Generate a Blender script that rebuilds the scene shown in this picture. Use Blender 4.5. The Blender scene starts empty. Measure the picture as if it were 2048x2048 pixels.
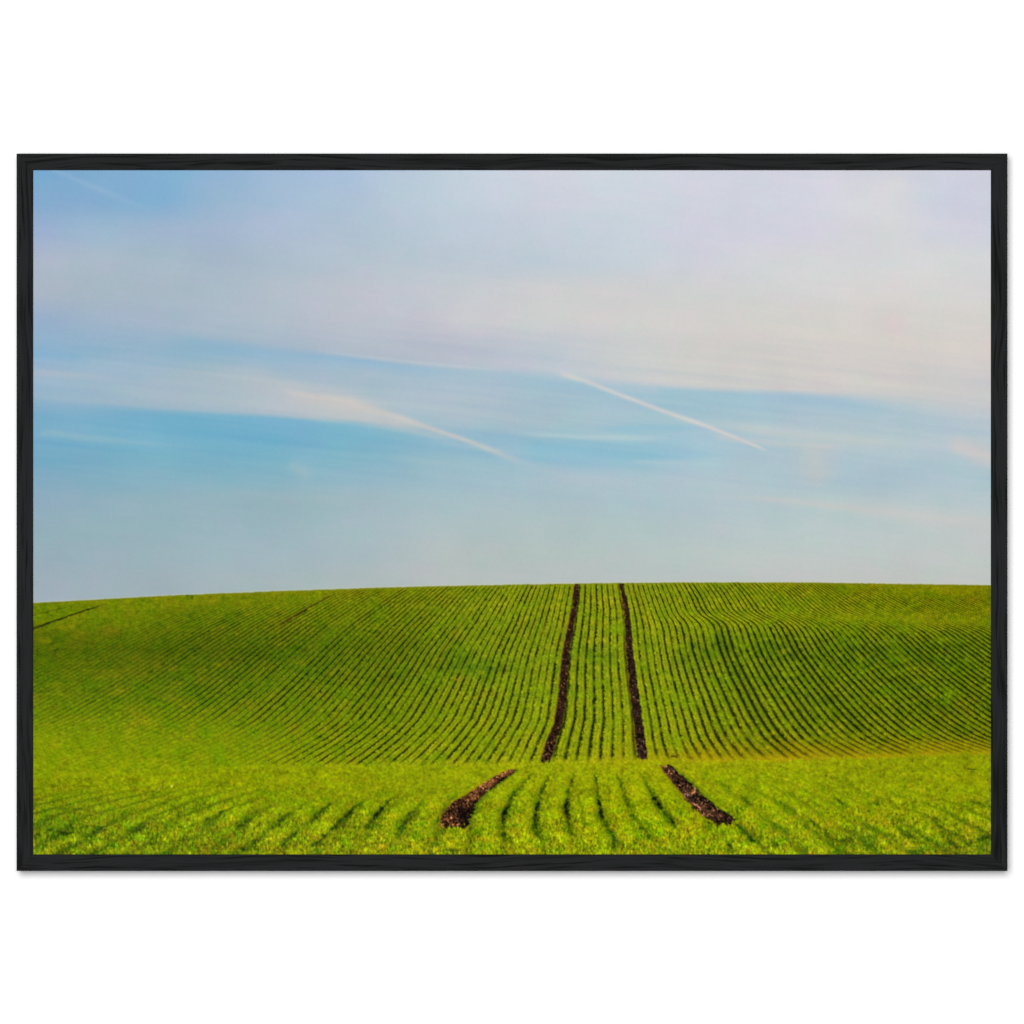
import bpy, math
import numpy as np

S = bpy.context.scene
PX = 0.00036            # metres per pixel of the 2048 px picture
ZC = 1.5                # height of the picture's centre on the wall
def P(px, py):          # picture pixel -> wall coordinates (x, z)
    return ((px - 1024.0) * PX, ZC + (1024.0 - py) * PX)

# ------------------------------------------------------------------ camera
DEPTH = 0.026           # how far the frame stands out from the wall
cam_d = bpy.data.cameras.new('camera')
cam = bpy.data.objects.new('camera', cam_d)
S.collection.objects.link(cam)
cam.location = (0, -5.0, ZC)
cam.rotation_euler = (math.radians(90), 0, 0)
cam_d.sensor_width = 36
cam_d.lens = 36 * (5.0 - DEPTH) / (2048 * PX)
cam_d.clip_end = 100
S.camera = cam
S.render.resolution_x = S.render.resolution_y = 1024

# ------------------------------------------------------------------ light
w = bpy.data.worlds.new('World'); S.world = w; w.use_nodes = True
w.node_tree.nodes['Background'].inputs[0].default_value = (1, 1, 1, 1)
w.node_tree.nodes['Background'].inputs[1].default_value = 0.05
ld = bpy.data.lights.new('softbox', 'AREA')
ld.shape = 'ELLIPSE'; ld.size = 2.9; ld.size_y = 3.1; ld.energy = 785
lo = bpy.data.objects.new('softbox', ld); S.collection.objects.link(lo)
LD = 8.0
lo.location = (-0.055 * LD, -LD, ZC + 0.085 * LD)
lo.rotation_euler = (math.radians(90) - math.atan(0.085), 0, -math.atan(0.055))
S.view_settings.view_transform = 'Standard'
S.view_settings.look = 'None'
S.view_settings.exposure = 0
S.view_settings.gamma = 1

E = 1.24                # light level on the wall: surface radiance = albedo * E

# ------------------------------------------------------------------ helpers
def node_mat(name):
    m = bpy.data.materials.new(name); m.use_nodes = True
    nt = m.node_tree; b = nt.nodes['Principled BSDF']
    return m, nt, b
def lin(c):
    c = np.asarray(c, float) / 255.0
    return np.where(c <= 0.04045, c / 12.92, ((c + 0.055) / 1.055) ** 2.4)
def mesh_obj(name, verts, faces, mat, parent=None):
    me = bpy.data.meshes.new(name); me.from_pydata(verts, [], faces); me.update()
    me.materials.append(mat)
    o = bpy.data.objects.new(name, me); S.collection.objects.link(o)
    o.parent = parent
    return o

# ------------------------------------------------------------------ wall
m_wall, nt, b = node_mat('white_wall_paint')
b.inputs['Roughness'].default_value = 0.95
b.inputs['Specular IOR Level'].default_value = 0.0
nz = nt.nodes.new('ShaderNodeTexNoise'); nz.inputs['Scale'].default_value = 40
rp = nt.nodes.new('ShaderNodeValToRGB')
rp.color_ramp.elements[0].color = (0.835, 0.835, 0.835, 1); rp.color_ramp.elements[1].color = (0.85, 0.85, 0.85, 1)
tc = nt.nodes.new('ShaderNodeTexCoord')
nt.links.new(tc.outputs['Object'], nz.inputs['Vector'])
nt.links.new(nz.outputs['Fac'], rp.inputs[0]); nt.links.new(rp.outputs[0], b.inputs['Base Color'])
wall = mesh_obj('wall', [(-4, 0, -1), (4, 0, -1), (4, 0, 4), (-4, 0, 4)], [(0, 1, 2, 3)], m_wall)
wall['kind'] = 'structure'

# ------------------------------------------------------------------ framed print
root = bpy.data.objects.new('framed_print', None); S.collection.objects.link(root)
root.location = (0, 0, P(0, 1742)[1])
root.empty_display_size = 0.1
root['label'] = 'black framed print of green crop rows under a blue sky, on a white wall'
root['category'] = 'framed picture'

X0, Y0, X1, Y1 = 33.0, 307.0, 2015.0, 1742.0      # outer edge of the frame
RW = 33.0                                          # rail width in pixels
IX0, IY0, IX1, IY1 = X0 + RW, Y0 + RW, X1 - RW, Y1 - RW

# black stained ash: fine dark pores running along each rail
m_wood, nt, b = node_mat('black_stained_wood')
L = nt.links.new
tc = nt.nodes.new('ShaderNodeTexCoord')
at = nt.nodes.new('ShaderNodeAttribute'); at.attribute_name = 'grain'      # (along, across, rail id) in metres
def noise(vec, scale, detail=2.0, rough=0.5):
    n = nt.nodes.new('ShaderNodeTexNoise'); n.inputs['Scale'].default_value = scale
    n.inputs['Detail'].default_value = detail; n.inputs['Roughness'].default_value = rough
    L(vec, n.inputs['Vector']); return n.outputs['Fac']
def mapping(vec, scale):
    n = nt.nodes.new('ShaderNodeMapping'); n.inputs['Scale'].default_value = scale
    L(vec, n.inputs['Vector']); return n.outputs['Vector']
def math_(op, a, c):
    n = nt.nodes.new('ShaderNodeMath'); n.operation = op
    for k, v in enumerate((a, c)):
        if isinstance(v, (int, float)): n.inputs[k].default_value = v
        else: L(v, n.inputs[k])
    return n.outputs[0]
sep = nt.nodes.new('ShaderNodeSeparateXYZ'); L(at.outputs['Vector'], sep.inputs[0])
slow = noise(mapping(at.outputs['Vector'], (7, 1, 1)), 1.0, 1.0)
wig = noise(mapping(at.outputs['Vector'], (45, 60, 1)), 1.0, 2.0)
across = math_('ADD', sep.outputs[1], math_('ADD', math_('MULTIPLY', slow, 0.022), math_('MULTIPLY', wig, 0.0012)))
cmb = nt.nodes.new('ShaderNodeCombineXYZ')
L(sep.outputs[0], cmb.inputs[0]); L(across, cmb.inputs[1]); L(sep.outputs[2], cmb.inputs[2])
fine = noise(mapping(cmb.outputs[0], (22, 560, 1)), 1.0, 2.0, 0.55)
broad = noise(mapping(cmb.outputs[0], (11, 330, 1)), 1.0, 2.0, 0.6)
r1 = nt.nodes.new('ShaderNodeValToRGB'); L(fine, r1.inputs[0])
r1.color_ramp.elements[0].position = 0.35; r1.color_ramp.elements[1].position = 0.47
r2 = nt.nodes.new('ShaderNodeValToRGB'); L(broad, r2.inputs[0])
r2.color_ramp.elements[0].position = 0.34; r2.color_ramp.elements[1].position = 0.50
streak = math_('MULTIPLY', math_('ADD', math_('MULTIPLY', r1.outputs[0], 0.75), 0.25),
               math_('ADD', math_('MULTIPLY', r2.outputs[0], 0.45), 0.55))
mix = nt.nodes.new('ShaderNodeMix'); mix.data_type = 'RGBA'
mix.inputs['A'].default_value = (0.0012, 0.0013, 0.0014, 1)
mix.inputs['B'].default_value = (0.0132, 0.0136, 0.0143, 1)
L(streak, mix.inputs['Factor']); L(mix.outputs['Result'], b.inputs['Base Color'])
b.inputs['Roughness'].default_value = 0.75
b.inputs['Specular IOR Level'].default_value = 0.06
bp = nt.nodes.new('ShaderNodeBump'); bp.inputs['Strength'].default_value = 0.25; bp.inputs['Distance'].default_value = 0.0002
L(streak, bp.inputs['Height']); L(bp.outputs[0], b.inputs['Normal'])

def rail(rid, pa, pb, inward):
    """mitred rail from outer corner pa to outer corner pb (pixels); inward = unit step (pixels) to the inside."""
    bw = 1.1                                        # eased edge, in pixels
    prof = [(0, 0.0), (0, DEPTH - bw * PX), (bw * 0.35, DEPTH - bw * PX * 0.3), (bw, DEPTH),
            (RW - bw, DEPTH), (RW - bw * 0.35, DEPTH - bw * PX * 0.3), (RW, DEPTH - bw * PX), (RW, 0.0)]
    ln = math.hypot(pb[0] - pa[0], pb[1] - pa[1]); dx, dy = (pb[0] - pa[0]) / ln, (pb[1] - pa[1]) / ln
    vs, gr, fs = [], [], []
    for end in (0, 1):
        for q, d in prof:
            t = (q + 0.06) if end == 0 else ln - q - 0.06
            x, z = P(pa[0] + dx * t + inward[0] * q, pa[1] + dy * t + inward[1] * q)
            vs.append((x, -d, z - root.location.z)); gr.append((t * PX + rid * 3.7, q * PX + d * 0.5, rid * 11.3))
    n = len(prof)
    for k in range(n):
        k2 = (k + 1) % n
        fs.append((k, k2, n + k2, n + k))
    fs.append(tuple(range(n))[::-1]); fs.append(tuple(range(n, 2 * n)))
    o = mesh_obj('frame_rail', vs, fs, m_wood, root)
    import bmesh
    bm = bmesh.new(); bm.from_mesh(o.data); bmesh.ops.recalc_face_normals(bm, faces=bm.faces); bm.to_mesh(o.data); bm.free()
    a = o.data.attributes.new('grain', 'FLOAT_VECTOR', 'POINT')
    a.data.foreach_set('vector', np.array(gr, np.float32).ravel())
    return o
rail(1, (X0, Y0), (X1, Y0), (0, 1))
rail(2, (X1, Y0), (X1, Y1), (-1, 0))
rail(3, (X1, Y1), (X0, Y1), (0, -1))
rail(4, (X0, Y1), (X0, Y0), (1, 0))

# ------------------------------------------------------------------ what is printed on the paper
#PAINT-BEGIN
def paint(xs, ys):
    """Ink of the landscape print, as 0..255 colour, on the grid xs (columns) by ys (rows)."""
    W, H = len(xs), len(ys)
    X = np.broadcast_to(xs[None, :], (H, W)); Y = np.broadcast_to(ys[:, None], (H, W))
    def axis(c, step, off):
        n = int((c[-1] - c[0]) / step) + 6
        p = (c - c[0]) / step + 1 + off
        i = np.floor(p).astype(int); f = p - i
        M = np.zeros((len(c), n))
        r = np.arange(len(c))
        for k, wv in enumerate(((1 - f) ** 3 / 6, (3 * f ** 3 - 6 * f ** 2 + 4) / 6,
                                (-3 * f ** 3 + 3 * f ** 2 + 3 * f + 1) / 6, f ** 3 / 6)):
            M[r, i - 1 + k] += wv
        return M
    def N(sx, sy, seed, ys=ys):
        r = np.random.default_rng(seed)
        A = axis(xs, sx, r.random()); B = axis(ys, sy, r.random())
        n = B @ r.normal(size=(B.shape[1], A.shape[1])) @ A.T
        return n / n.std()
    def ss(a, c, v):
        t = np.clip((v - a) / (c - a), 0, 1); return t * t * (3 - 2 * t)
    def curve(pts, v):
        pts = np.array(pts, float)
        # monotone-ish smooth interpolation (average of shifted linear ones)
        s = 0
        for d in (-12, -6, 0, 6, 12): s = s + np.interp(v + d, pts[:, 0], pts[:, 1])
        return s / 5
    def table(colx, rowy, vals):
        V = np.array(vals, float)                      # rows, cols, 3
        def wts(c, nodes):
            nodes = np.array(nodes, float); M = np.zeros((len(c), len(nodes)))
            i = np.clip(np.searchsorted(nodes, c) - 1, 0, len(nodes) - 2)
            f = np.clip((c - nodes[i]) / (nodes[i + 1] - nodes[i]), 0, 1)
            f = 0.5 * f + 0.5 * f * f * (3 - 2 * f)
            M[np.arange(len(c)), i] = 1 - f; M[np.arange(len(c)), i + 1] = f
            return M
        A = wts(xs, colx); B = wts(ys, rowy)
        return np.einsum('ij,jkc,lk->ilc', B, V, A)
    def mixc(img, col, m):
        return img + (np.asarray(col, float) - img) * m[..., None]
    def line_dist(pts, X, Y):
        """distance to a polyline, interpolated half width, and the position 0..1 along it"""
        best = np.full(X.shape, 1e9); hw = np.zeros(X.shape); tt = np.zeros(X.shape)
        n = len(pts) - 1
        for k in range(n):
            a, c = pts[k], pts[k + 1]
            dx, dy = c[0] - a[0], c[1] - a[1]
            t = np.clip(((X - a[0]) * dx + (Y - a[1]) * dy) / (dx * dx + dy * dy), 0, 1)
            d = np.hypot(X - a[0] - t * dx, Y - a[1] - t * dy)
            m = d < best
            best = np.where(m, d, best)
            hw = np.where(m, a[2] + (c[2] - a[2]) * t, hw); tt = np.where(m, (k + t) / n, tt)
        return best, hw, tt

    # ---------------- sky above the big cloud's lower edge
    up = table([66, 200, 320, 440, 560, 700, 800, 950, 1100, 1250, 1400, 1600, 1780, 1880, 1982],
               [345, 400, 460, 520, 580, 640, 700, 780], [
        [(112,167,208),(124,170,209),(120,172,210),(140,177,212),(156,186,214),(168,191,220),(181,201,218),(196,209,221),(207,211,223),(206,213,224),(206,211,223),(207,209,222),(211,210,220),(205,209,222),(204,207,221)],
        [(125,166,206),(124,170,207),(118,172,209),(146,178,207),(160,185,212),(172,193,214),(183,201,215),(195,206,219),(204,209,221),(203,211,221),(207,210,222),(208,209,222),(216,216,220),(204,208,223),(204,208,221)],
        [(148,172,206),(153,180,207),(157,180,206),(160,180,206),(168,184,208),(174,192,210),(180,197,212),(189,202,216),(195,206,217),(197,209,219),(206,208,221),(209,209,222),(214,214,217),(208,209,221),(207,208,222)],
        [(166,179,197),(167,183,199),(166,184,200),(161,180,198),(170,186,202),(180,193,207),(184,197,208),(189,201,212),(189,203,214),(196,206,216),(205,208,218),(211,212,214),(213,214,216),(214,214,215),(213,214,216)],
        [(165,180,194),(164,182,195),(167,183,197),(170,185,200),(178,188,202),(187,191,203),(190,196,206),(199,203,209),(204,205,206),(205,205,206),(207,208,208),(210,210,211),(213,211,209),(213,212,211),(212,212,212)],
        [(150,172,202),(159,178,200),(163,181,200),(168,184,199),(175,188,200),(187,190,202),(191,193,205),(202,203,206),(206,206,206),(207,206,205),(208,206,204),(211,208,203),(214,207,204),(213,209,204),(214,210,204)],
        [(148,176,203),(152,178,200),(156,178,200),(160,180,199),(164,182,199),(174,186,199),(179,188,201),(182,190,203),(187,196,205),(202,203,204),(208,205,201),(210,205,201),(212,206,201),(213,206,202),(214,206,202)],
        [(150,178,202),(152,178,200),(156,180,200),(160,180,198),(166,183,198),(172,186,199),(175,188,201),(174,189,204),(178,194,205),(194,199,204),(204,204,202),(208,204,200),(209,205,202),(206,203,202),(204,202,202)]])
    # ---------------- sky below it, down to the field
    lo_ = table([66, 300, 500, 700, 900, 1100, 1300, 1500, 1700, 1982],
                [700, 760, 800, 840, 880, 920, 960, 1000, 1060, 1110, 1165], [
        [(132,172,203),(143,177,201),(140,179,205),(144,183,209),(150,187,210),(155,190,208),(152,191,210),(156,191,210),(166,194,210),(180,199,210)],
        [(150,179,203),(152,180,201),(158,182,198),(165,186,201),(163,188,204),(158,190,206),(153,192,210),(157,192,210),(165,193,210),(180,199,210)],
        [(135,174,200),(150,180,196),(160,183,196),(167,187,200),(170,189,201),(163,190,204),(161,193,206),(160,193,208),(168,194,209),(178,198,210)],
        [(110,169,199),(114,173,200),(112,174,203),(126,181,202),(164,189,201),(166,191,202),(160,192,205),(170,196,205),(178,198,206),(177,198,209)],
        [(110,168,200),(106,173,200),(106,172,201),(120,179,201),(140,184,204),(150,189,205),(150,191,208),(166,195,208),(180,199,204),(185,201,207)],
        [(110,167,196),(112,171,193),(111,173,196),(130,181,199),(146,185,201),(142,187,207),(152,191,207),(172,195,206),(171,195,206),(174,196,206)],
        [(122,169,191),(121,171,190),(124,173,190),(140,180,196),(158,187,201),(166,191,202),(168,193,204),(176,197,205),(170,194,205),(174,196,206)],
        [(135,170,188),(138,173,185),(143,176,185),(155,182,190),(163,188,196),(168,191,198),(170,194,202),(177,197,203),(181,198,202),(180,198,203)],
        [(140,172,182),(143,175,183),(150,178,188),(162,185,192),(173,191,193),(174,193,193),(176,195,196),(183,197,200),(186,200,200),(190,200,198)],
        [(146,171,183),(150,175,184),(155,180,188),(165,184,190),(180,190,189),(178,193,190),(181,196,194),(188,198,196),(190,200,197),(190,199,195)],
        [(154,172,183),(155,173,180),(162,180,182),(173,185,184),(183,189,188),(183,191,190),(187,194,193),(190,196,194),(192,196,192),(192,196,192)]])
    ext = int(0.11 * (xs[-1] - 66) / (ys[1] - ys[0])) + 4
    yx = np.concatenate([ys[0] - (ys[1] - ys[0]) * np.arange(ext, 0, -1), ys])
    wisp = N(230, 9, 5, yx) * 0.5 + N(110, 4.5, 6, yx) * 0.42 + N(420, 22, 7, yx) * 0.6 + N(60, 3, 8, yx) * 0.22
    sl = 0.11                                             # streaks fall gently to the right: shear the wisps
    sh = np.clip(((X - 66) * sl) / (ys[1] - ys[0]), 0, None).astype(int)
    rowi = np.arange(H)[:, None]
    wisp = wisp[rowi - sh + ext, np.arange(W)[None, :]]
    yA = curve([(66,664),(250,668),(350,673),(450,683),(540,695),(700,714),(850,731),(950,741),(1050,747),(1150,757),(1300,773),
                (1450,779),(1600,785),(1700,790),(1800,803),(1900,820),(1982,833)], xs)[None, :]
    softA = curve([(66,60),(300,30),(420,16),(700,12),(900,14),(1100,12),(1300,9),(1650,10),(1800,26),(1982,46)], xs)[None, :]
    mA = ss(-1, 1, (Y - yA + 2.2 * wisp) / softA)
    sky = up * (1 - mA[..., None]) + lo_ * mA[..., None]
    # pale cloud sheet in the lower left with its crisp lower edge
    yB = curve([(66,798),(190,804),(315,817),(414,822),(513,828),(613,836),(712,843),(787,855),(836,864),(900,888),(1000,915)], xs)[None, :]
    topB = curve([(66,770),(220,770),(330,745),(430,728),(520,738),(570,760),(620,775),(700,790),(760,812),(850,845),(1000,900)], xs)[None, :]
    wB = curve([(66,.35),(220,.5),(330,.65),(450,.75),(600,.85),(700,.9),(790,.8),(850,.35),(920,.1),(1000,0)], xs)[None, :]
    mB = ss(-9, 6, yB - Y + 1.2 * wisp) * ss(-22, 26, Y - topB + 3 * wisp) * wB
    sky = mixc(sky, table([66, 400, 560, 700, 1000], [700, 900], [[(158,182,199),(168,185,196),(178,188,195),(190,193,194),(188,192,196)]] * 2), mB)
    # deep blue just below that edge
    sky = mixc(sky, (104,173,202), 0.6 * ss(0, 14, Y - yB) * ss(66, 0, Y - yB) * ss(150, 330, X) * ss(860, 560, X))
    # thin streaks: points (x, y, half width), colour, strength
    def streak(pts, col, a, fade=(0.12, 0.12), ragged=0.0):
        nonlocal sky
        x0 = min(p[0] for p in pts) - 60; x1 = max(p[0] for p in pts) + 60
        y0 = min(p[1] for p in pts) - 60; y1 = max(p[1] for p in pts) + 60
        jx = (xs > x0) & (xs < x1); jy = (ys > y0) & (ys < y1)
        ix = np.where(jx)[0]; iy = np.where(jy)[0]
        if not len(ix) or not len(iy): return
        q = np.s_[iy[0]:iy[-1] + 1, ix[0]:ix[-1] + 1]
        d, hw, t = line_dist(pts, X[q], Y[q])
        hw = hw * (1 + ragged * wisp[q] * 0.3)
        m = np.exp(-(d / np.maximum(hw, 0.5)) ** 2) * a
        m = m * ss(0, fade[0], t) * ss(1, 1 - fade[1], t) if fade[0] > 0 else m
        sub = sky[q]; sky[q] = sub + (np.array(col, float) - sub) * m[..., None]
    streak([(98,335,5),(160,362,5),(225,390,5.5),(285,414,8),(374,442,16)], (148,182,214), .42, (.02, .6))
    streak([(66,707,12),(130,714,9),(200,722,8)], (118,170,206), .6, (.001, .5))
    streak([(60,745,8),(110,748,8),(200,754,10),(290,760,8)], (172,185,195), .6, (.001, .6))
    streak([(70,868,5),(105,866,7),(160,874,7),(240,882,6),(330,890,7),(420,898,9)], (140,182,196), .6, (.1, .5))
    streak([(340,678,6),(450,690,9),(560,700,7)], (132,178,204), .22, (.3, .3))
    streak([(560,706,6),(700,720,9),(820,738,9),(960,756,8)], (140,182,211), .55, (.3, .4))
    streak([(530,770,20),(590,795,20),(680,815,17),(750,830,14),(810,846,10),(860,862,7)], (194,194,194), .5, (.3, .25))
    streak([(548,761,4),(583,784,5),(623,795,6),(687,802,7),(737,816,7),(787,831,6.5),(841,850,5.5),(911,873,4.8),(961,891,5),(1010,912,7),(1060,930,9),(1110,940,9)], (207,199,192), .66, (.3, .3), .3)
    streak([(600,697,3),(720,712,4),(830,725,4.5),(950,735,4),(1050,741,4)], (190,199,205), .5, (.3, .3))
    streak([(560,772,6),(590,790,8),(640,800,9),(700,810,9),(760,826,7)], (205,196,190), .35, (.3, .3))
    streak([(1108,743,7),(1130,749.5,6),(1171,761.5,5),(1221,782,4.6),(1320,819.6,4.8),(1420,854.5,4.6),(1469,874,3.8),(1541,904,2.4)], (214,208,202), .78, (.22, .05))
    streak([(1140,750,8),(1200,764,12),(1260,775,12),(1330,782,9)], (186,198,205), .35)
    streak([(1000,862,4),(1080,870,6),(1180,875,6),(1280,877,7),(1380,872,8)], (176,200,207), .9, (.3, .4))
    streak([(1040,892,10),(1100,900,18),(1180,906,19),(1280,912,14),(1400,910,8),(1490,908,5)], (137,188,209), .8, (.12, .5))
    streak([(1180,858,5),(1260,856,8),(1360,856,7),(1430,858,5)], (140,189,210), .6, (.3, .4))
    streak([(1260,922,4),(1340,925,5),(1450,932,6)], (176,200,206), .45)
    streak([(1500,792,9),(1580,800,12),(1680,812,14),(1800,830,14)], (160,193,210), .5, (.3, .3))
    streak([(1400,846,7),(1500,858,10),(1600,872,12),(1740,884,10),(1850,892,8)], (190,201,201), .75, (.3, .3))
    streak([(1420,872,5),(1500,882,6),(1620,892,7),(1680,893,5)], (200,201,200), .55)
    streak([(1880,880,10),(1930,895,18),(1990,920,26)], (203,201,199), .95, (.4, .001))
    streak([(1700,915,12),(1800,925,16),(1980,950,22)], (172,196,206), .6, (.4, .001))
    streak([(1625,880,34),(1630,930,36),(1640,985,30)], (196,199,197), .62, (.25, .35))
    streak([(1400,988,4),(1560,1000,6),(1700,1015,10),(1860,1035,18),(1982,1050,20)], (197,199,197), .75, (.3, .001))
    streak([(760,910,10),(860,930,18),(1000,938,14),(1150,936,8)], (162,190,201), .5, (.3, .4))
    streak([(1040,925,10),(1130,950,18),(1250,985,20)], (176,193,200), .35, (.3, .4))
    streak([(570,920,8),(600,940,14),(625,965,14)], (165,182,190), .35, (.3, .3))
    streak([(700,810,12),(850,815,16),(1000,830,18),(1060,870,10)], (172,189,200), .4, (.3, .3))
    streak([(1770,640,20),(1790,650,26),(1800,665,20)], (219,203,203), .5, (.1, .1))
    streak([(1770,395,14),(1790,370,20),(1810,350,14)], (217,217,217), .4, (.2, .2))
    # wisps, soft mottling and faint colour blotches of the print
    amp = 0.5 + 1.3 * ss(600, 760, Y) * ss(1050, 880, Y)
    sky = sky + (wisp * amp)[..., None] * np.array([1.6, 0.9, 0.2])
    sky = sky + (N(90, 60, 11) * 1.0 + N(30, 24, 12) * 0.7)[..., None] * np.array([0.9, 0.8, 0.7])
    ch = N(75, 50, 13) * 0.45 + N(22, 14, 14) * 0.8
    sky = sky + ch[..., None] * np.array([1.1, -0.5, 0.5])
    sky = sky + (N(2.2, 2.2, 15) * 0.55)[..., None]

    # ---------------- field
    yH = curve([(66,1206),(180,1200),(309,1192.5),(440,1187),(564,1182),(700,1177.5),(840,1173),(950,1171),(1100,1168),(1240,1166),
                (1350,1165),(1600,1165),(1700,1166.3),(1850,1168.7),(1982,1170.5)], xs)[None, :]
    yD = curve([(66,1556),(200,1552),(330,1544),(440,1537),(800,1533),(1000,1531),(1150,1526),(1300,1523),(1400,1524),(1600,1520),(1700,1518),(1850,1512),(1982,1508)], xs)[None, :]
    g1 = N(2.0, 2.0, 21); g2 = N(3.4, 3.0, 22); g3 = N(7, 5, 23); g4 = N(18, 12, 24); g5 = N(60, 26, 25); g6 = N(150, 50, 26)
    v1 = N(1.6, 3.0, 31); v2 = N(2.6, 4.6, 32); v3 = N(1.6, 2.8, 36)
    # the hill: rows seen in perspective; their spacing on the paper is integrated from slope tables
    yn = np.array([1150,1185,1205,1225,1245,1260,1300,1440,1475,1565.])
    cols = [66, 700, 950, 1197, 1420, 1750, 1982]
    slopes = np.array([
        [.0055,.0040,.0030,.0028,.0024,.0020,.00175,.0022,.0028],
        [.0048,.0038,.0030,.0028,.0023,.0020,.00175,.0022,.0028],
        [.0042,.0034,.0030,.0022,.0028,.0022,.00175,.0024,.0028],
        [.0030,.0035,.0033,.0014,.0026,.0022,.00160,.0028,.0022],
        [.0034,.0022,.0018,.0076,.0016,.0013,.00165,.0024,.0032],
        [.0042,.0032,.0032,.0058,.0034,.0018,.00180,.0024,.0038],
        [.0040,.0032,.0032,.0056,.0046,.0020,.00180,.0024,.0038]])
    LS = []
    for srow in slopes:
        cum = np.concatenate([[0], np.cumsum(srow * np.diff(yn))])
        f = sum(np.interp(ys + d, yn, cum) for d in (-8, -4, 0, 4, 8)) / 5
        LS.append(math.log(143.0) + f - np.interp(1390, yn, cum))
    LS = np.array(LS)                                     # column, row
    ln = np.empty((H, W))
    ci = np.clip(np.searchsorted(cols, xs) - 1, 0, len(cols) - 2)
    cf = (xs - np.array(cols)[ci]) / (np.array(cols)[ci + 1] - np.array(cols)[ci]); cf = cf * cf * (3 - 2 * cf)
    ln = LS[ci].T * (1 - cf) + LS[ci + 1].T * cf
    mid = np.interp(ys, [1165,1222,1264,1305,1347,1388,1440,1482,1510,1530], [1197.7,1200.5,1198.5,1196,1196,1197.5,1198,1192,1189.5,1188])[:, None]
    u = (X - mid) * 8 / np.exp(ln)
    u = u + 0.008 * g2 + 0.014 * N(26, 14, 41) + 0.022 * g1 + 0.03 * N(1.5, 1.5, 28)
    au = np.abs(u); u = np.sign(u) * np.where(au > 4, 4 + (au - 4) * 1.14, au)
    ri = np.floor(u); fr = np.abs(u - ri - 0.5)
    rr = np.random.default_rng(3); rd = rr.random(600)
    # some gaps are wider and darker than others, often three in a row
    key = rd[(ri.astype(int) + 300) % 600]
    grp = 0.5 + 0.5 * np.cos((ri + 0.0) * 2 * np.pi / 12.0 + 1.0)
    key = np.where((ri == 17) | (ri == 18) | (ri == 19) | (ri == 28) | (ri == 29), 1.35, key)
    strength = 0.58 + 0.38 * key + 0.2 * grp
    V = np.ones((H, W))
    V *= (0.42 + 0.58 * ss(80, 560, X + 0.25 * (Y - 1350) + 30 * g5)) * (1 - 0.25 * ss(700, 400, X) * np.clip(g3 + g4, -1, 2)).clip(0, 1.3)
    V *= 1 - 0.78 * ss(1400, 1490, Y) * ss(760, 440, X)
    V *= 1 - 0.75 * ss(60, 8, Y - yH) * ss(840, 560, X)
    V *= 1 - 0.7 * ss(200, 20, Y - yH) * ss(420, 180, X)
    V *= 1 - 0.9 * ss(40, 4, Y - yH) * ss(1600, 1860, X)
    V *= 1 - 0.7 * np.exp(-((Y - 1236 - 0.02 * (X - 1700)) / 13) ** 2) * ss(1560, 1740, X)
    V *= 1 - 0.5 * ss(9, 1, Y - yH)
    V *= ss(-2, 16, yD - Y)
    wid = 0.135 + 0.085 * ss(1225, 1300, Y) * ss(1300, 1500, X) + 0.045 * key
    wid = wid + 0.008 * g3
    strength = strength * (1 + 0.3 * ss(1230, 1290, Y) * ss(1380, 1520, X) * ss(1470, 1420, Y))
    gap = np.exp(-(fr / np.maximum(wid, .04)) ** 1.9) * np.clip(strength * V * (1 + 0.22 * g3 + 0.16 * g4), 0, 1)
    gap = np.clip(gap + np.exp(-((0.5 - fr) / 0.09) ** 2) * 0.16 * V * (1 + .5 * g3), 0, 1)
    # ink of the crop on the hill
    hill = table([66, 400, 760, 1000, 1250, 1500, 1750, 1982], [1170, 1230, 1300, 1380, 1450, 1500, 1545], [
        [(112,126,4),(116,128,4),(118,130,6),(130,146,12),(134,150,14),(128,144,8),(118,130,2),(114,120,0)],
        [(110,130,4),(112,132,5),(112,132,6),(132,150,14),(136,154,12),(130,148,8),(124,140,4),(122,134,2)],
        [(88,112,4),(92,116,6),(98,122,8),(124,146,14),(132,152,14),(124,148,10),(110,136,6),(104,130,6)],
        [(98,122,6),(100,126,8),(110,134,8),(128,150,12),(136,156,12),(126,150,10),(112,138,6),(110,134,6)],
        [(116,138,6),(114,138,6),(120,142,8),(134,154,10),(138,158,12),(136,154,10),(124,144,6),(118,138,6)],
        [(122,144,4),(120,144,4),(128,148,8),(140,156,10),(148,160,10),(150,152,8),(142,148,6),(138,144,4)],
        [(130,150,4),(132,152,4),(144,158,8),(152,164,10),(160,166,10),(164,152,8),(160,152,6),(150,152,4)]])
    hill = hill * (1 - 0.10 * ss(900, 300, X) * np.exp(-((Y - 1290) / 75) ** 2) + 0.02 * ss(1300, 1700, X) * np.exp(-((Y - 1330) / 70) ** 2))[..., None]
    # shaded hollow running across the hill, its shade put into the ink colour
    hollow = np.exp(-((Y - 1325 + 0.03 * (X - 1100) + 8 * g6) / 26) ** 2) * (0.35 + 0.3 * g5).clip(0, 1)
    hill = mixc(hill, (62,104,14), np.clip(0.42 * hollow * (0.8 + .3 * g3 + .2 * g1), 0, 1) * ss(300, 560, X))
    patch = np.clip(g5 - 0.9, 0, 1.2) * 0.12
    hill = mixc(hill, (70,112,12), np.clip(patch * (0.6 + .3 * g3 + .2 * g1), 0, 1))
    hill = mixc(hill, (136,140,8), np.clip(N(20, 7, 27) - 1.4, 0, 1) * 0.35)
    g0 = N(1.5, 1.5, 28)
    tex = 0.075 * g0 + 0.08 * g1 + 0.045 * g2 + 0.028 * g3 + 0.022 * g4
    lft = ss(700, 350, X)
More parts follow.
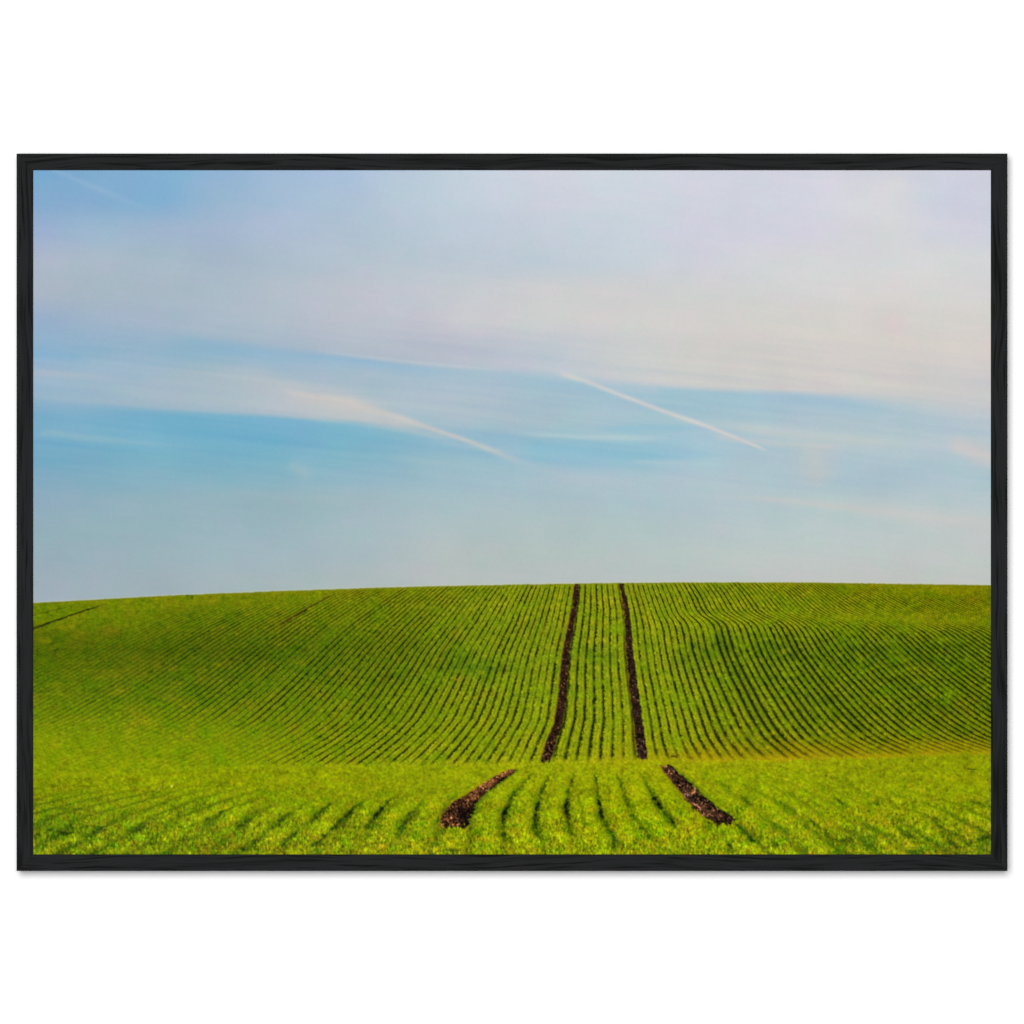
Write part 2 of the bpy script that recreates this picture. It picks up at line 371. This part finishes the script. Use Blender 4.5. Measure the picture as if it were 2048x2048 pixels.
    tex = tex * (1 - 0.35 * lft) + lft * 0.06 * N(5, 2.0, 45) - 0.06 * lft * np.clip(N(7, 2.6, 43) + 0.5 * N(30, 10, 44) - .8, 0, 2)
    hill = hill * (1.035 + 0.6 * tex)[..., None]
    hill = hill + (g2 * 2.5 + g4 * 3)[..., None] * np.array([1.0, -0.3, 0.2])
    dark = np.array([20, 30, 2.]) + (g2 * 4)[..., None] * np.array([1, 1, .3])
    hill = hill + (dark - hill) * (gap * 0.93)[..., None]
    # some gaps have a rusty rim of bare soil
    rust = np.exp(-((fr - 0.14) / 0.09) ** 2) * (rd[(ri.astype(int) + 77) % 600] > 0.80) * V * np.clip(0.12 + 0.2 * g5, 0, .4)
    hill = mixc(hill, (120,92,16), rust)
    # dried yellow band above the dip on the right
    yb = 1.25 * ss(44, 6, yD - Y - 6 * g5 * 0.5) * ss(1180, 1400, X) * (0.8 + 0.18 * g4)
    hill = mixc(hill, (172,150,8), np.clip(yb, 0, 1) * 0.42)
    hill = mixc(hill, (126,130,6), 0.35 * ss(7, 1, Y - yH))

    # the two wheel tracks on the hill
    TL = [(1168,1154,4.2),(1222,1148.5,5),(1264,1140,5.8),(1305,1132.5,6.6),(1347,1128,7.2),(1388,1126,7.8),(1440,1119,8.6),(1461,1111.5,9),(1482,1103,9),(1503,1098,9.3),(1530,1089,9.5)]
    TR = [(1166,1242,4.3),(1190,1247.5,4.8),(1222,1253.5,5.3),(1243,1255.5,5.8),(1264,1257,6.3),(1305,1259.5,7.2),(1347,1264.5,8),(1388,1269.5,8.3),(1440,1276,9),(1482,1281,9.4),(1520,1286,9.8)]
    soil_n = 0.34 * g0 + 0.30 * g1 + 0.10 * g2 + 0.10 * g3
    def soil(base, n):
        c = np.asarray(base, float) * (1 + n * 0.85)[..., None]
        fl = np.clip(0.8 * g0 + 0.8 * g1 - 1.8, 0, 1.2)            # straw and pale clods
        return np.clip(c + fl[..., None] * np.array([46, 36, 28.]), 2, 255)
    for T, seed, bot in ((TL, 51, 1527), (TR, 52, 1520)):
        T = np.array(T)
        cx = sum(np.interp(ys + d, T[:, 0], T[:, 1]) for d in (-10, -5, 0, 5, 10))[:, None] / 5
        hw = np.interp(ys, T[:, 0], T[:, 2])[:, None]
        d = X - cx + 0.7 * g2 + 0.35 * g3
        m = ss(-1.6, 1.6, hw - np.abs(d)) * ss(-1, 2.5, Y - yH) * ss(-2, 5, bot - Y + 2.5 * g2)
        rim = np.exp(-((d + hw + 1.6) / 2.2) ** 2) * ss(bot + 2, bot - 20, Y) * ss(0, 6, Y - yH)
        hill = mixc(hill, (142,104,12), rim * np.clip(0.42 + .22 * g4, 0, .8))
        s = soil((46, 29, 17), soil_n * .8) if seed == 51 else soil((43, 30, 19), soil_n * .8)
        s = s + (ss(1440, 1520, Y) * 0.35 * np.clip(g1 + g2, -1, 2))[..., None] * np.array([30, 26, 22.])
        hill = hill + (s - hill) * m[..., None]
    # thin old wheel marks far off on the left
    def mark(img, pts, col, a, rag=0.6, fade=(.1, .1), seed=0, sharp=2.0):
        x0 = min(p[0] for p in pts) - 50; x1 = max(p[0] for p in pts) + 50
        y0 = min(p[1] for p in pts) - 50; y1 = max(p[1] for p in pts) + 50
        ix = np.where((xs > x0) & (xs < x1))[0]; iy = np.where((ys > y0) & (ys < y1))[0]
        q = np.s_[iy[0]:iy[-1] + 1, ix[0]:ix[-1] + 1]
        xx = X[q] + rag * (0.7 * g3[q] + 1.3 * g1[q] + 1.2 * g2[q]); yy = Y[q] + rag * 1.0 * (g2[q] + v1[q])
        d, hw, t = line_dist(pts, xx, yy)
        m = np.exp(-(d / np.maximum(hw, .4)) ** sharp) * a
        if fade[0]: m = m * ss(0, fade[0], t)
        if fade[1]: m = m * ss(1, 1 - fade[1], t)
        m = np.clip(m * (1 + 0.35 * rag * g3[q]), 0, 1)
        img[q] += (np.asarray(col, float) * (1 + 0.2 * g2[q])[..., None] - img[q]) * m[..., None]
        return img
    hill = mark(hill, [(60,1260,2.4),(100,1245,1.8),(150,1228,1.8),(204,1210,1.5)], (28,34,6), .9, .3, (0, .12))
    hill = mark(hill, [(60,1232,2.0),(90,1225,1.4),(130,1215,1.3),(165,1206,1)], (60,76,6), .6, .4, (0, .4))
    hill = mark(hill, [(555,1252,2.4),(580,1238,2.6),(620,1214,1.8),(668,1188,1.4)], (62,50,10), .95, .3, (.2, .1))
    hill = mark(hill, [(420,1213,2),(370,1232,2)], (84,104,8), .4, .5)
    hill = mark(hill, [(240,1258,1.2),(242,1275,1.8)], (70,66,10), .7, .2)
    hill = mark(hill, [(372,1192,3),(390,1193,4)], (80,104,4), .6, .3)
    for (x, y, r) in ((462,1318,4),(470,1322,3),(326,1328,4),(345,1322,3),(226,1372,3),(300,1345,4),(390,1310,4),(700,1400,3),(608,1302,4),(112,1300,3),(1402,1395,3),(990,1395,2)):
        hill = mark(hill, [(x - 5, y + 2, r * .6),(x + 5, y - 2, r * .6)], (28,44,8), .5, .25)
    for (x, y) in ((915,1360),(918,1357)):
        hill = mark(hill, [(x - 3, y, 1.8),(x + 3, y, 1.8)], (170,128,40), .6, .2)
    hill = mark(hill, [(1340,1512,2),(1356,1514,2.6)], (70,50,14), .8, .4)
    hill = mark(hill, [(1372,1514,1.6),(1388,1516,2)], (90,64,14), .6, .4)
    for (xa, ya, xb, yb_) in ((1655,1280,1815,1283),(1450,1260,1478,1261),(1100,1370,1122,1370),(955,1340,1010,1341),(1012,1391,1070,1396)):
        hill = mark(hill, [(xa, ya, .9),(xb, yb_, .9)], (120,132,70) if xa > 1400 else (60,84,20), .35, .3)

    # ---------------- near field
    k = ss(1525, 1700, Y)
    fore = table([66, 400, 760, 1000, 1250, 1500, 1750, 1982], [1520, 1560, 1610, 1660, 1709], [
        [(136,152,2),(142,158,2),(150,162,4),(156,166,6),(166,172,6),(160,168,6),(152,164,4),(148,160,4)],
        [(140,156,2),(146,162,2),(150,164,4),(154,168,6),(160,172,4),(152,168,4),(152,166,4),(150,164,2)],
        [(128,150,6),(136,156,6),(146,162,4),(150,168,6),(156,172,2),(148,166,4),(148,164,4),(146,160,4)],
        [(122,144,10),(132,152,8),(144,158,8),(150,164,6),(152,168,4),(148,164,6),(146,158,6),(144,152,8)],
        [(124,144,10),(134,150,10),(146,156,10),(150,162,8),(150,162,8),(142,158,8),(136,150,8),(134,148,10)]])
    blades = (0.085 * g1 + 0.06 * g2) * (1 - 0.4 * k) + k * (0.065 * v1 + 0.055 * v2 + 0.05 * v3)
    clump = 0.035 * g3 + (0.03 + 0.045 * k) * g4
    low = g4 * 0.5 + g5 * 0.7 + g3 * 0.35
    fore = fore * np.array([0.905, 0.93, 0.9])
    fore = fore * (1 + (0.02 + 0.035 * k) * g0 - 0.02 * (1 - k) * g1 + blades * (0.8 + 0.35 * k) + clump * 0.75)[..., None]
    fore = fore + (np.clip(v1 * 0.7 + v2 * 0.7 - 1.3, 0, 2) * k * 13)[..., None] * np.array([1.0, 1.0, 0.9])     # light caught on blades
    fore = fore + (np.clip(N(3.2, 3.0, 33) - 1.2, 0, 2) * (5 + 6 * k))[..., None] * np.array([1.3, .4, .2])      # yellow tips
    fore = fore + (N(9, 6, 37) * 5 * (0.4 + k))[..., None] * np.array([1.2, .1, .2])
    deep = np.clip(low + 0.35 * v2 - 0.75, 0, 1.2) * (0.08 + 0.42 * ss(1590, 1700, Y))
    fore = fore * (1 + np.clip(deep, 0, .8)[..., None] * (np.array([0.50, 0.66, 1.0]) - 1))
    pit = np.clip(-(0.6 * v2 + 0.5 * v1 + 0.55 * low) - 1.1, 0, 1.4) * 0.24 * (0.3 + k)
    fore = mixc(fore, (44,74,6), np.clip(pit, 0, .7))
    sd = (34, 66, 10)
    def furrow(pts, a=0.75, col=sd, rag=2.2):
        nonlocal fore
        if not 980 < pts[0][0] < 1320: pts = [(p[0], p[1], p[2] * 0.72) for p in pts]; a = a * 0.85
        M = mark(np.zeros((H, W, 1)), pts, (1.0,), min(a * 1.25, .97), rag * 0.4, (.2, .12), 0, 1.4).clip(0, 1)
        tone = (0.36, 0.50, 1.0) if col is sd else (0.16, 0.22, 0.8)
        fore = fore * (1 + M * (np.array(tone) - 1))
    furrow([(1076,1538,2),(1050,1562,3.5),(1024,1596,5),(1008,1631,7),(1004,1655,7),(1012,1690,9)], .7)
    furrow([(1018,1604,3),(1008,1630,5),(1004,1645,4)], .85, (26,26,8), 1.4)
    furrow([(1108,1540,2),(1092,1565,3.5),(1078,1598,5),(1070,1631,6.5),(1072,1660,7),(1084,1690,5)], .7)
    furrow([(1078,1600,3),(1071,1625,4),(1070,1645,4)], .6, (34,36,10), 1.4)
    furrow([(1156,1534,2),(1142,1565,3),(1134,1595,4.5),(1132,1622,6.5),(1138,1654,6),(1150,1690,8)], .7)
    furrow([(1137,1590,2.5),(1132,1618,5),(1136,1640,5)], .85, (26,28,8), 1.4)
    furrow([(1192,1536,2),(1193,1560,3),(1197,1600,4.5),(1203,1634,6),(1222,1666,6),(1236,1696,9)], .72)
    furrow([(1196,1596,2.5),(1201,1620,4),(1206,1640,4)], .75, (46,40,8), 1.4)
    furrow([(1160,1590,2),(1163,1625,3),(1172,1655,3)], .35)
    furrow([(1230,1540,2),(1241,1565,3.5),(1254,1604,5),(1266,1634,5),(1290,1662,6),(1312,1688,5)], .6)
    furrow([(1274,1534,2),(1288,1560,3),(1302,1585,5),(1318,1612,7),(1342,1642,7),(1356,1660,6)], .65)
    furrow([(1306,1590,3),(1318,1608,5),(1326,1620,4)], .7, (38,48,10), 1.4)
    furrow([(1338,1634,3),(1350,1646,3)], .6, (60,44,12), 1.2)
    furrow([(806,1586,3),(782,1600,4),(761,1619,7),(740,1644,6),(722,1664,4)], .75)
    furrow([(772,1610,3),(760,1622,4),(744,1640,3)], .7, (46,44,12), 1.4)
    furrow([(736,1600,3),(712,1614,5),(688,1637,8),(664,1658,6),(640,1682,7),(620,1700,5)], .72)
    furrow([(704,1620,3),(688,1636,5)], .6, (34,48,10), 1.4)
    furrow([(836,1614,5),(820,1632,6),(804,1654,6),(790,1676,5)], .6)
    furrow([(668,1604,4),(650,1618,5),(636,1630,8),(620,1644,6)], .75)
    furrow([(600,1660,4),(580,1676,7),(560,1696,8)], .72)
    furrow([(590,1622,4),(560,1642,6),(536,1658,4)], .55)
    furrow([(524,1620,4),(500,1640,6),(470,1658,5)], .6)
    furrow([(530,1668,4),(506,1688,7),(480,1702,6)], .65)
    furrow([(455,1620,4),(425,1636,5),(400,1650,4)], .5)
    furrow([(420,1600,3),(385,1616,4),(350,1632,4)], .45)
    furrow([(300,1650,5),(275,1662,8),(255,1668,6)], .65)
    furrow([(340,1628,4),(300,1645,6),(270,1658,5)], .4)
    furrow([(215,1650,5),(190,1666,7),(165,1675,5)], .55)
    furrow([(90,1660,6),(120,1664,8),(148,1668,5)], .72)
    furrow([(132,1636,3),(142,1650,3),(149,1670,3)], .6)
    furrow([(100,1618,6),(150,1620,6),(195,1622,5)], .35)
    furrow([(180,1712,5),(196,1700,7)], .7); furrow([(128,1704,5),(118,1712,5)], .6)
    furrow([(438,1690,6),(430,1700,6)], .6); furrow([(880,1700,7),(922,1704,6)], .6)
    furrow([(1428,1560,2),(1445,1568,3),(1462,1577,3)], .5)
    furrow([(1478,1588,3),(1490,1600,5),(1508,1614,5)], .6)
    furrow([(1556,1600,3),(1575,1614,5),(1596,1626,4)], .6)
    furrow([(1614,1594,3),(1632,1608,4),(1640,1616,3)], .5)
    furrow([(1662,1592,3),(1682,1603,5),(1700,1616,5)], .6)
    furrow([(1740,1600,3),(1760,1612,4)], .45); furrow([(1648,1550,2),(1654,1552,3)], .7)
    furrow([(1615,1636,3),(1635,1652,5),(1662,1676,7),(1672,1690,6)], .62)
    furrow([(1680,1680,7),(1698,1684,10),(1706,1676,7)], .8)
    furrow([(1730,1666,3),(1740,1674,5)], .5)
    furrow([(1790,1655,5),(1812,1668,7),(1836,1680,6)], .68)
    furrow([(1878,1662,8),(1892,1672,9),(1908,1690,8),(1925,1696,6)], .8)
    furrow([(1936,1600,4),(1960,1608,4),(1975,1618,3)], .6)
    furrow([(1950,1680,6),(1975,1676,8),(1986,1684,6)], .68)
    furrow([(1930,1538,1.6),(1955,1539,1.6)], .6, (80,74,10), .8)
    furrow([(1470,1645,4),(1490,1665,6),(1515,1690,6)], .6)
    furrow([(1458,1680,6),(1462,1700,7),(1470,1708,5)], .7); furrow([(1540,1684,6),(1560,1690,6)], .7)
    furrow([(1440,1660,6),(1455,1675,6)], .55); furrow([(1220,1696,7),(1250,1692,8)], .7)
    furrow([(1850,1706,5),(1835,1700,4)], .55); furrow([(1420,1600,4),(1432,1614,4)], .3)
    xc = np.interp(ys, [1520,1540,1565,1600,1631,1668,1710], [1191,1192,1193,1197,1203,1221,1238])[:, None]
    sp = np.interp(ys, [1520,1540,1565,1600,1631,1660,1710], [33,39,48,57,64,68,76])[:, None]
    uf = (X - xc) / sp + 0.10 * N(60, 26, 61) * ss(2, 6, np.abs(X - xc) / sp) + 0.035 * g3 + 0.03 * g2 + 0.02 * v1
    af = np.abs(uf); fd = np.abs(uf - np.round(uf))
    vis = ss(2.6, 4.0, af) * ss(1548, 1625, Y) * (0.44 + 0.15 * N(70, 22, 62) + 0.16 * g4 + 0.12 * v2 + 0.1 * g1)
    gg = np.exp(-(fd / 0.125) ** 2) * np.clip(vis * (1 + .3 * g2), 0, .75) * 0.85
    fore = fore * (1 + (gg * 1.0)[..., None] * (np.array([0.40, 0.56, 1.0]) - 1))
    up2 = ss(0.2, 0.5, fd) * ss(1560, 1640, Y)
    fore = fore * (1 + 0.05 * (up2 - 0.4))[..., None]
    fore = mark(fore, [(326,1562,1.0),(325,1576,1.0)], (96,60,20), .8, .15, (0, 0))
    fore = mark(fore, [(316,1580,1.4),(319,1576,1)], (200,190,90), .7, .15, (0, 0))
    fore = mark(fore, [(343,1574,1.4),(346,1570,1)], (200,190,80), .7, .15, (0, 0))

    # bare soil of the near wheel tracks
    def track(pts, base, top_soft):
        nonlocal fore
        x0 = min(p[0] for p in pts) - 60; x1 = max(p[0] for p in pts) + 60
        ix = np.where((xs > x0) & (xs < x1))[0]; iy = np.where((ys > 1515) & (ys < 1680))[0]
        q = np.s_[iy[0]:iy[-1] + 1, ix[0]:ix[-1] + 1]
        T = np.array(pts, float)
        cx = np.interp(ys[iy], T[:, 1], T[:, 0])[:, None]; l = np.interp(ys[iy], T[:, 1], T[:, 2])[:, None]; r = np.interp(ys[iy], T[:, 1], T[:, 3])[:, None]
        kk = ss(1540, 1640, Y[q])
        xx = X[q] + (1.0 * g1[q] + 1.2 * g2[q] + 0.8 * g3[q]) * (0.6 + 0.6 * kk)
        yy = Y[q] + 2.0 * v1[q] * kk + 1.6 * v2[q] * kk + 1.2 * g2[q]
        m = ss(-3.2, 3.2, xx - (cx - l)) * ss(-3.2, 3.2, (cx + r) - xx)
        m = m * ss(-2.5, 2.5, yy - T[0, 1]) * ss(-4, 4, T[-1, 1] - yy)
        a = (xx - cx) / (l + r)
        n = soil_n[q] * 0.95 + 0.22 * g4[q]
        c = np.asarray(base, float) * (1 + n * 0.9)[..., None]
        # ridges of clods lit from the left, shade along the right-hand lip
        c = c * (1.12 - 0.5 * ss(0.05, 0.5, a) * top_soft)[..., None]
        fl = np.clip(0.9 * g0[q] + 0.7 * g1[q] + 0.5 * g3[q] - 1.2, 0, 1.8)
        c = np.clip(c + fl[..., None] * np.array([36, 27, 18.]), 3, 255)
        fore[q] += (c - fore[q]) * m[..., None]
        # shade and rust on the grass at either lip
        lip = np.exp(-((xx - cx - r - 2) / 4.0) ** 2) * (1 - m) * ss(T[0, 1] - 4, T[0, 1] + 12, yy) * ss(T[-1, 1] + 6, T[-1, 1] - 6, yy)
        fore[q] += (np.array([50, 86, 8.]) - fore[q]) * (0.5 * lip)[..., None]
        lip = np.exp(-((xx - cx + l + 2) / 3.0) ** 2) * (1 - m) * ss(T[0, 1] - 2, T[0, 1] + 12, yy) * ss(T[-1, 1] + 4, T[-1, 1] - 6, yy)
        fore[q] += (np.array([136, 110, 10.]) - fore[q]) * (0.45 * lip)[..., None]
    track([(1027,1538,6,8),(1018,1545,12,12),(1000,1555,14,15),(975,1572,16,17),(953,1588,19,18),(930,1606,26,22),(915,1625,28,30),(908,1640,28,32),(905,1655,24,30)],
          (72, 46, 24), 1.4)
    track([(1330,1532,9,14),(1338,1541,13,16),(1352,1557,14,19),(1370,1577,16,22),(1392,1600,20,24),(1412,1617,20,24),(1434,1632,28,28),(1443,1640,25,28),(1446,1648,14,14)],
          (54, 37, 22), .5)
    # dark end of the left rut, the straw on the right one
    fore = mark(fore, [(934,1612,9),(926,1628,13),(918,1642,12)], (18,12,8), .75, 2.0, (.1, .1))
    fore = mark(fore, [(1384,1606,2.0),(1392,1610,1.6),(1401,1617,1.6)], (176,120,90), .9, .3, (0, 0))
    fore = mark(fore, [(1391,1577,1.4),(1390,1586,1.2)], (170,130,70), .8, .2, (0, 0))
    fore = mark(fore, [(1370,1588,1.5),(1380,1591,1.3)], (120,110,90), .7, .2, (0, 0))
    fore = mark(fore, [(1344,1562,4),(1362,1566,3)], (14,8,6), .7, .8)
    fore = mark(fore, [(1382,1612,4),(1396,1618,4)], (20,8,6), .6, .8)
    fore = mark(fore, [(1420,1640,6),(1440,1643,6),(1456,1636,5)], (14,10,6), .6, 1.5)

    mD = ss(-3, 3, Y - yD + 1.4 * g2 + 0.8 * g3)
    fore = fore * 1.03
    fld = hill * (1 - mD[..., None]) + fore * mD[..., None]
    fld = fld * np.array([1.02, 0.992, 1.0]) + np.array([0.5, 0.0, 4.0])
    sky = sky * 0.94 + 0.06 * (sky.mean(2, keepdims=True) + 6)
    sky = mixc(sky, (184,202,214), 0.09 * ss(1100, 500, X))
    # horizon: thin bright fringe where leaf tips meet the sky
    mH = ss(-1.3, 1.3, Y - yH + 0.25 * g1 + 0.12 * g3)
    fringe = np.exp(-((Y - yH + 1.2) / 1.3) ** 2)
    sky = mixc(sky, (206,206,160), fringe * 0.35)
    img = sky * (1 - mH[..., None]) + fld * mH[..., None]
    return np.clip(img, 0, 255)
#PAINT-END

STEP = 1.4
xs = np.linspace(IX0 + 0.0, IX1, int((IX1 - IX0) / STEP) + 1)
ys = np.linspace(IY0 + 0.0, IY1, int((IY1 - IY0) / STEP) + 1)
ink = lin(paint(xs, ys)) / E
W, H = len(xs), len(ys)
co = np.zeros((H, W, 3), np.float32)
co[..., 0] = (xs[None, :] - 1024) * PX
co[..., 1] = -(DEPTH - 0.0022)
co[..., 2] = ZC + (1024 - ys[:, None]) * PX - root.location.z
idx = np.arange(W * H).reshape(H, W)
quads = np.stack([idx[:-1, :-1], idx[1:, :-1], idx[1:, 1:], idx[:-1, 1:]], -1).reshape(-1, 4)
me = bpy.data.meshes.new('photo_print')
me.vertices.add(W * H); me.vertices.foreach_set('co', co.ravel())
me.loops.add(quads.size); me.loops.foreach_set('vertex_index', quads.ravel().astype(np.int32))
me.polygons.add(len(quads)); me.polygons.foreach_set('loop_start', (np.arange(len(quads)) * 4).astype(np.int32))
me.update(calc_edges=True)
rgba = np.ones((H, W, 4), np.float32); rgba[..., :3] = ink
ca = me.color_attributes.new('ink', 'FLOAT_COLOR', 'POINT'); ca.data.foreach_set('color', rgba.ravel())
m_print, nt, b = node_mat('matte_photo_paper')
at = nt.nodes.new('ShaderNodeAttribute'); at.attribute_name = 'ink'
tc = nt.nodes.new('ShaderNodeTexCoord')
nz = nt.nodes.new('ShaderNodeTexNoise'); nz.inputs['Scale'].default_value = 3200; nz.inputs['Detail'].default_value = 1
nt.links.new(tc.outputs['Object'], nz.inputs['Vector'])
mr = nt.nodes.new('ShaderNodeMapRange'); mr.inputs['To Min'].default_value = 0.975; mr.inputs['To Max'].default_value = 1.025
nt.links.new(nz.outputs['Fac'], mr.inputs['Value'])
vm = nt.nodes.new('ShaderNodeVectorMath'); vm.operation = 'SCALE'
nt.links.new(at.outputs['Color'], vm.inputs[0]); nt.links.new(mr.outputs[0], vm.inputs['Scale'])
nt.links.new(vm.outputs[0], b.inputs['Base Color'])
b.inputs['Roughness'].default_value = 0.9
b.inputs['Specular IOR Level'].default_value = 0.0
me.materials.append(m_print)
po = bpy.data.objects.new('photo_print', me); S.collection.objects.link(po); po.parent = root
po['label'] = 'matte printed photograph of green crop rows with brown wheel tracks under a blue streaked sky'
print('print grid', W, H)
